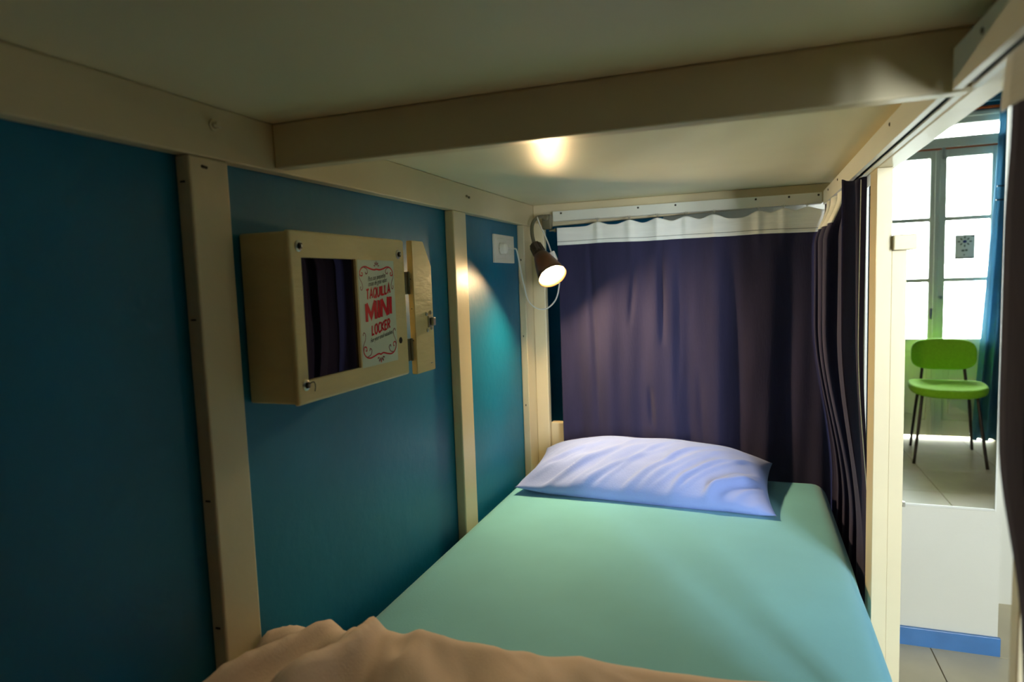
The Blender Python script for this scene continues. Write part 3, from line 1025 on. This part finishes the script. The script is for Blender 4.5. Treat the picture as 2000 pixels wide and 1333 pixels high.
tube(bm, [sc_pos(0.985, 1.475 - k * .02) + Vector((-.0022, -.0022, 0)) for k in range(54)], .0009, 5, 1, False)
o = obj('hem_piping', bm, 'tape'); o.parent = sc; o.matrix_parent_inverse = soff

# near side curtain, drawn along the foot half
nc = tag(empty('bunk_curtain', (0.945, 0.35, 0.35)), 'near black side curtain drawn along the foot half of the bunk', 'curtain', 'navy bunk curtains')
noff = Matrix.Translation(-Vector(nc.location))
def nc_edge(z):
    return 0.733 - 0.010 * sstep(1.32, 1.42, z) - 0.050 * sstep(1.12, 0.96, z) + .003 * nz(z * 6, 1.0)
def nc_pos(s, z):
    e = nc_edge(z)
    y = -0.11 + s * (e + 0.11)
    x = 0.9385 + 0.018 * sstep(1.2, .66, z) + 0.0125 * math.sin(2 * PI * s * 11 + 1.2 * nz(s * 4, z, 3.0)) * sstep(1.0, .88, s)
    y += .010 * math.sin(4 * PI * s * 11) * sstep(1.0, .95, s)
    return Vector((x, y, z))
def nc_cloth(s, t):
    return nc_pos(s, 0.36 + t * (1.474 - 0.36))
o = grid_mesh('cloth', nc_cloth, 260, 70, 'navy', None, .0018); o.parent = nc; o.matrix_parent_inverse = noff
def nc_tape(s, t):
    z = 1.428 + t * (1.4745 - 1.428)
    p = nc_pos(s, z)
    return p + Vector((-.0026, .016 * s ** 8 * (1 - t) ** .5 + .004 * s ** 8, 0))
o = grid_mesh('heading_tape', nc_tape, 240, 10, 'tape', None, .0014); o.parent = nc; o.matrix_parent_inverse = noff

# unseen foot curtain, added to keep daylight off the near wall
fc = tag(empty('bunk_curtain', (0.47, -0.135, 0.35)), 'unseen navy curtain added across the foot end to block daylight', 'curtain', 'navy bunk curtains')
foff = Matrix.Translation(-Vector(fc.location))
def fc_cloth(s, t):
    return Vector((0.004 + s * 0.92, -0.135 + .011 * math.sin(2 * PI * s * 9), 0.36 + t * 1.12))
o = grid_mesh('cloth', fc_cloth, 160, 8, 'navy', None, .0016); o.parent = fc; o.matrix_parent_inverse = foff

# ================================================================ wall mirror
mr = tag(empty('wall_mirror', (1.27, YM, 0.499)), 'tall wall mirror with thin white edge above the blue baseboard', 'mirror')
moff = Matrix.Translation(-Vector(mr.location))
mx0, mx1, mz0, mz1 = 1.086, 1.459, 0.499, 1.99
def mput(name, bm, m):
    o = obj(name, bm, m); o.parent = mr; o.matrix_parent_inverse = moff; return o
bm = bmesh.new(); bx(bm, mx0, mx1, YM, YM + .004, mz0, mz1)
mput('glass', bm, 'mirror')
bm = bmesh.new()
w = .0075
bx(bm, mx0 - w, mx0, YM - .003, YB, mz0 - w, mz1 + w, .001, 1)
bx(bm, mx1, mx1 + w * .7, YM - .003, YB, mz0 - w, mz1 + w, .001, 1)
bx(bm, mx0, mx1, YM - .003, YB, mz0 - w, mz0, .001, 1)
bx(bm, mx0, mx1, YM - .003, YB, mz1, mz1 + w, .001, 1)
mput('frame', bm, 'track')
bm = bmesh.new(); bx(bm, 1.198, 1.206, YM - .006, YB - .001, mz0 - .013, mz0 + .004, .001, 1)
mput('clip', bm, 'steel')

# ================================================================ green chair
def make_chair():
    root = tag(empty('chair', (1.961, -0.165, 0), math.radians(7.6)), 'green upholstered chair with dark metal legs before the balcony door', 'chair')
    # local: +y is the front
    def cushion(name, cx, cy, w, d, th, z0, curve):
        n, k = 40, 14
        bm = bmesh.new()
        rings = []
        for j in range(k + 1):
            a = -PI / 2 + PI * j / k
            r = math.cos(a) ** .55 if math.cos(a) > 1e-6 else 0
            zz = th * (0.5 + 0.5 * math.sin(a))
            rr = 0.90 + 0.10 * r if 0 < j < k else 0.86
            rings.append([(rr, zz)])
        prev = None
        for (rr, zz), in rings:
            ring = []
            for i in range(n):
                t = 2 * PI * i / n
                c, s = math.cos(t), math.sin(t)
                px = abs(c) ** .62 * (1 if c >= 0 else -1) * w / 2 * rr
                py = abs(s) ** .62 * (1 if s >= 0 else -1) * d / 2 * rr
                ring.append(bm.verts.new((cx + px, cy + py, z0 + zz + curve(px, py))))
            if prev:
                for i in range(n):
                    bm.faces.new((prev[i], prev[(i + 1) % n], ring[(i + 1) % n], ring[i]))
            else:
                bm.faces.new(ring[::-1])
            prev = ring
        bm.faces.new(prev)
        return obj(name, bm, 'green', root, True)
    cushion('seat', 0, 0.02, 0.445, 0.43, 0.055, 0.445, lambda x, y: 0.22 * x * x - .25 * max(0, y - .08) ** 1.5)
    # backrest: rounded pad, curved around the sitter, leaning back
    n, k = 44, 8
    bm = bmesh.new()
    rings = []
    for j in range(k + 1):
        f = j / k
        th = (f - .5) * .034
        sc_ = 1 - 0.10 * abs(2 * f - 1) ** 3
        ring = []
        for i in range(n):
            t = 2 * PI * i / n
            c, s = math.cos(t), math.sin(t)
            px = abs(c) ** .55 * (1 if c >= 0 else -1) * .195 * sc_
            pz = abs(s) ** .62 * (1 if s >= 0 else -1) * .108 * sc_
            z = 0.674 + pz
            y = -0.232 - 0.16 * (z - .56) + 0.75 * px * px + th
            ring.append(bm.verts.new((px, y, z)))
        rings.append(ring)
    for a, b in zip(rings, rings[1:]):
        for i in range(n):
            bm.faces.new((a[i], a[(i + 1) % n], b[(i + 1) % n], b[i]))
    bm.faces.new(rings[0][::-1]); bm.faces.new(rings[-1])
    obj('backrest', bm, 'green', root, True)
    for s in (-1, 1):
        bm = bmesh.new()
        tube(bm, [(.150 * s, .150, .452), (.170 * s, .200, .26), (.199 * s, .257, 0.001)], .0095, 10, 4)
        obj('leg', bm, 'chair_metal', root, True)
        bm = bmesh.new()
        tube(bm, [(.118 * s, -.238, .66), (.132 * s, -.212, .50), (.150 * s, -.205, .40), (.167 * s, -.230, .22), (.185 * s, -.258, 0.001)], .0095, 10, 6)
        obj('leg', bm, 'chair_metal', root, True)
    bm = bmesh.new()
    tube(bm, [(-.150, .15, .447), (-.150, -.2, .447)], .009, 8, 2, False)
    tube(bm, [(.150, .15, .447), (.150, -.2, .447)], .009, 8, 2, False)
    tube(bm, [(-.150, .15, .447), (.150, .15, .447)], .009, 8, 2, False)
    tube(bm, [(-.148, -.206, .42), (.148, -.206, .42)], .009, 8, 2, False)
    obj('seat_frame', bm, 'chair_metal', root, True)
make_chair()

# ================================================================ window curtains, rod, pelmet, notice
def window_curtain(x_top0, x_top1, x_bot0, x_bot1, label, n):
    root = tag(empty('window_curtain', ((x_top0 + x_top1) / 2, YF + .09, 0.02)), label, 'curtain', 'blue window curtains')
    off = Matrix.Translation(-Vector(root.location))
    def fn(s, t):
        z = 0.02 + t * 2.40
        k = (1 - t) ** 1.4
        x = (x_top0 + (x_bot0 - x_top0) * k) * (1 - s) + (x_top1 + (x_bot1 - x_top1) * k) * s
        y = YF + .095 + (.020 + .016 * k) * math.sin(2 * PI * s * n + 1.2 * nz(s * 4, z * .6, 2.0))
        return Vector((x, y, z))
    o = grid_mesh('cloth', fn, 120, 40, 'window_curtain', None, .002)
    o.parent = root; o.matrix_parent_inverse = off
    for z in (1.83, 1.735):
        t = (z - 0.02) / 2.40
        bm = bmesh.new()
        tube(bm, [fn(s / 24, t) * 1.0 + Vector((0, 0.050 - (fn(s / 24, t).y - YF - .095), 0)) for s in range(25)], .005, 6, 1, False)
        o = obj('tie_cord', bm, 'chair_metal'); o.parent = root; o.matrix_parent_inverse = off
window_curtain(2.352, 2.62, 2.235, 2.60, 'long blue curtain hanging beside the green chair, reflected in the mirror', 5)
window_curtain(1.36, 1.60, 1.38, 1.61, 'long blue curtain on the bunk side of the balcony door', 5)
rod = box('curtain_rail', 'window_curtain', 1.30, 2.66, YF + .075, YF + .120, 2.422, 2.452, None, .004)
tag(rod, 'light blue curtain rail above the balcony door', 'curtain rail')
rod = box('wooden_strip', 'orange_wood', 1.50, 2.43, YF + .022, YF + .045, 2.386, 2.404, None, .003)
tag(rod, 'thin orange wooden strip above the door transom', 'trim strip')

nt_ = tag(empty('paper_notice', (2.192, YF + .003, 1.334)), 'small grey paper notice with a blue flower emblem taped to a pane', 'notice')
noff2 = Matrix.Translation(-Vector(nt_.location))
def nput(name, bm, m):
    o = obj(name, bm, m); o.parent = nt_; o.matrix_parent_inverse = noff2; return o
yn = YF - .0015
bm = bmesh.new(); bx(bm, 2.129, 2.256, yn, yn + .0006, 1.335, 1.512)
nput('sheet', bm, 'notice')
def disc(bm, x, z, rx, rz, rot=0.0, n=12):
    ca, sa = math.cos(rot), math.sin(rot)
    vs_ = []
    for k in range(n):
        a, b = rx * math.cos(2 * PI * k / n), rz * math.sin(2 * PI * k / n)
        vs_.append(bm.verts.new((x + a * ca - b * sa, yn + .0010, z + a * sa + b * ca)))
    bm.faces.new(vs_)
bm = bmesh.new(); disc(bm, 2.191, 1.462, .013, .011)
nput('emblem_centre', bm, 'blue_ink')
for k in range(8):
    a = 2 * PI * k / 8 + PI / 2
    r = .036 if k % 2 == 0 else .030
    bm = bmesh.new()
    disc(bm, 2.191 + r * math.cos(a), 1.462 + r * .85 * math.sin(a), .010, .0055, a)
    nput('emblem_petal', bm, 'olive_ink')
for (x0, x1, z0, z1) in ((2.172, 2.190, 1.390, 1.404), (2.194, 2.210, 1.392, 1.406), (2.184, 2.194, 1.362, 1.370), (2.133, 2.252, 1.338, 1.347), (2.228, 2.250, 1.497, 1.507)):
    bm = bmesh.new()
    bx(bm, x0, x1, yn + .0005, yn + .0012, z0, z1)
    nput('print_line', bm, 'olive_ink')
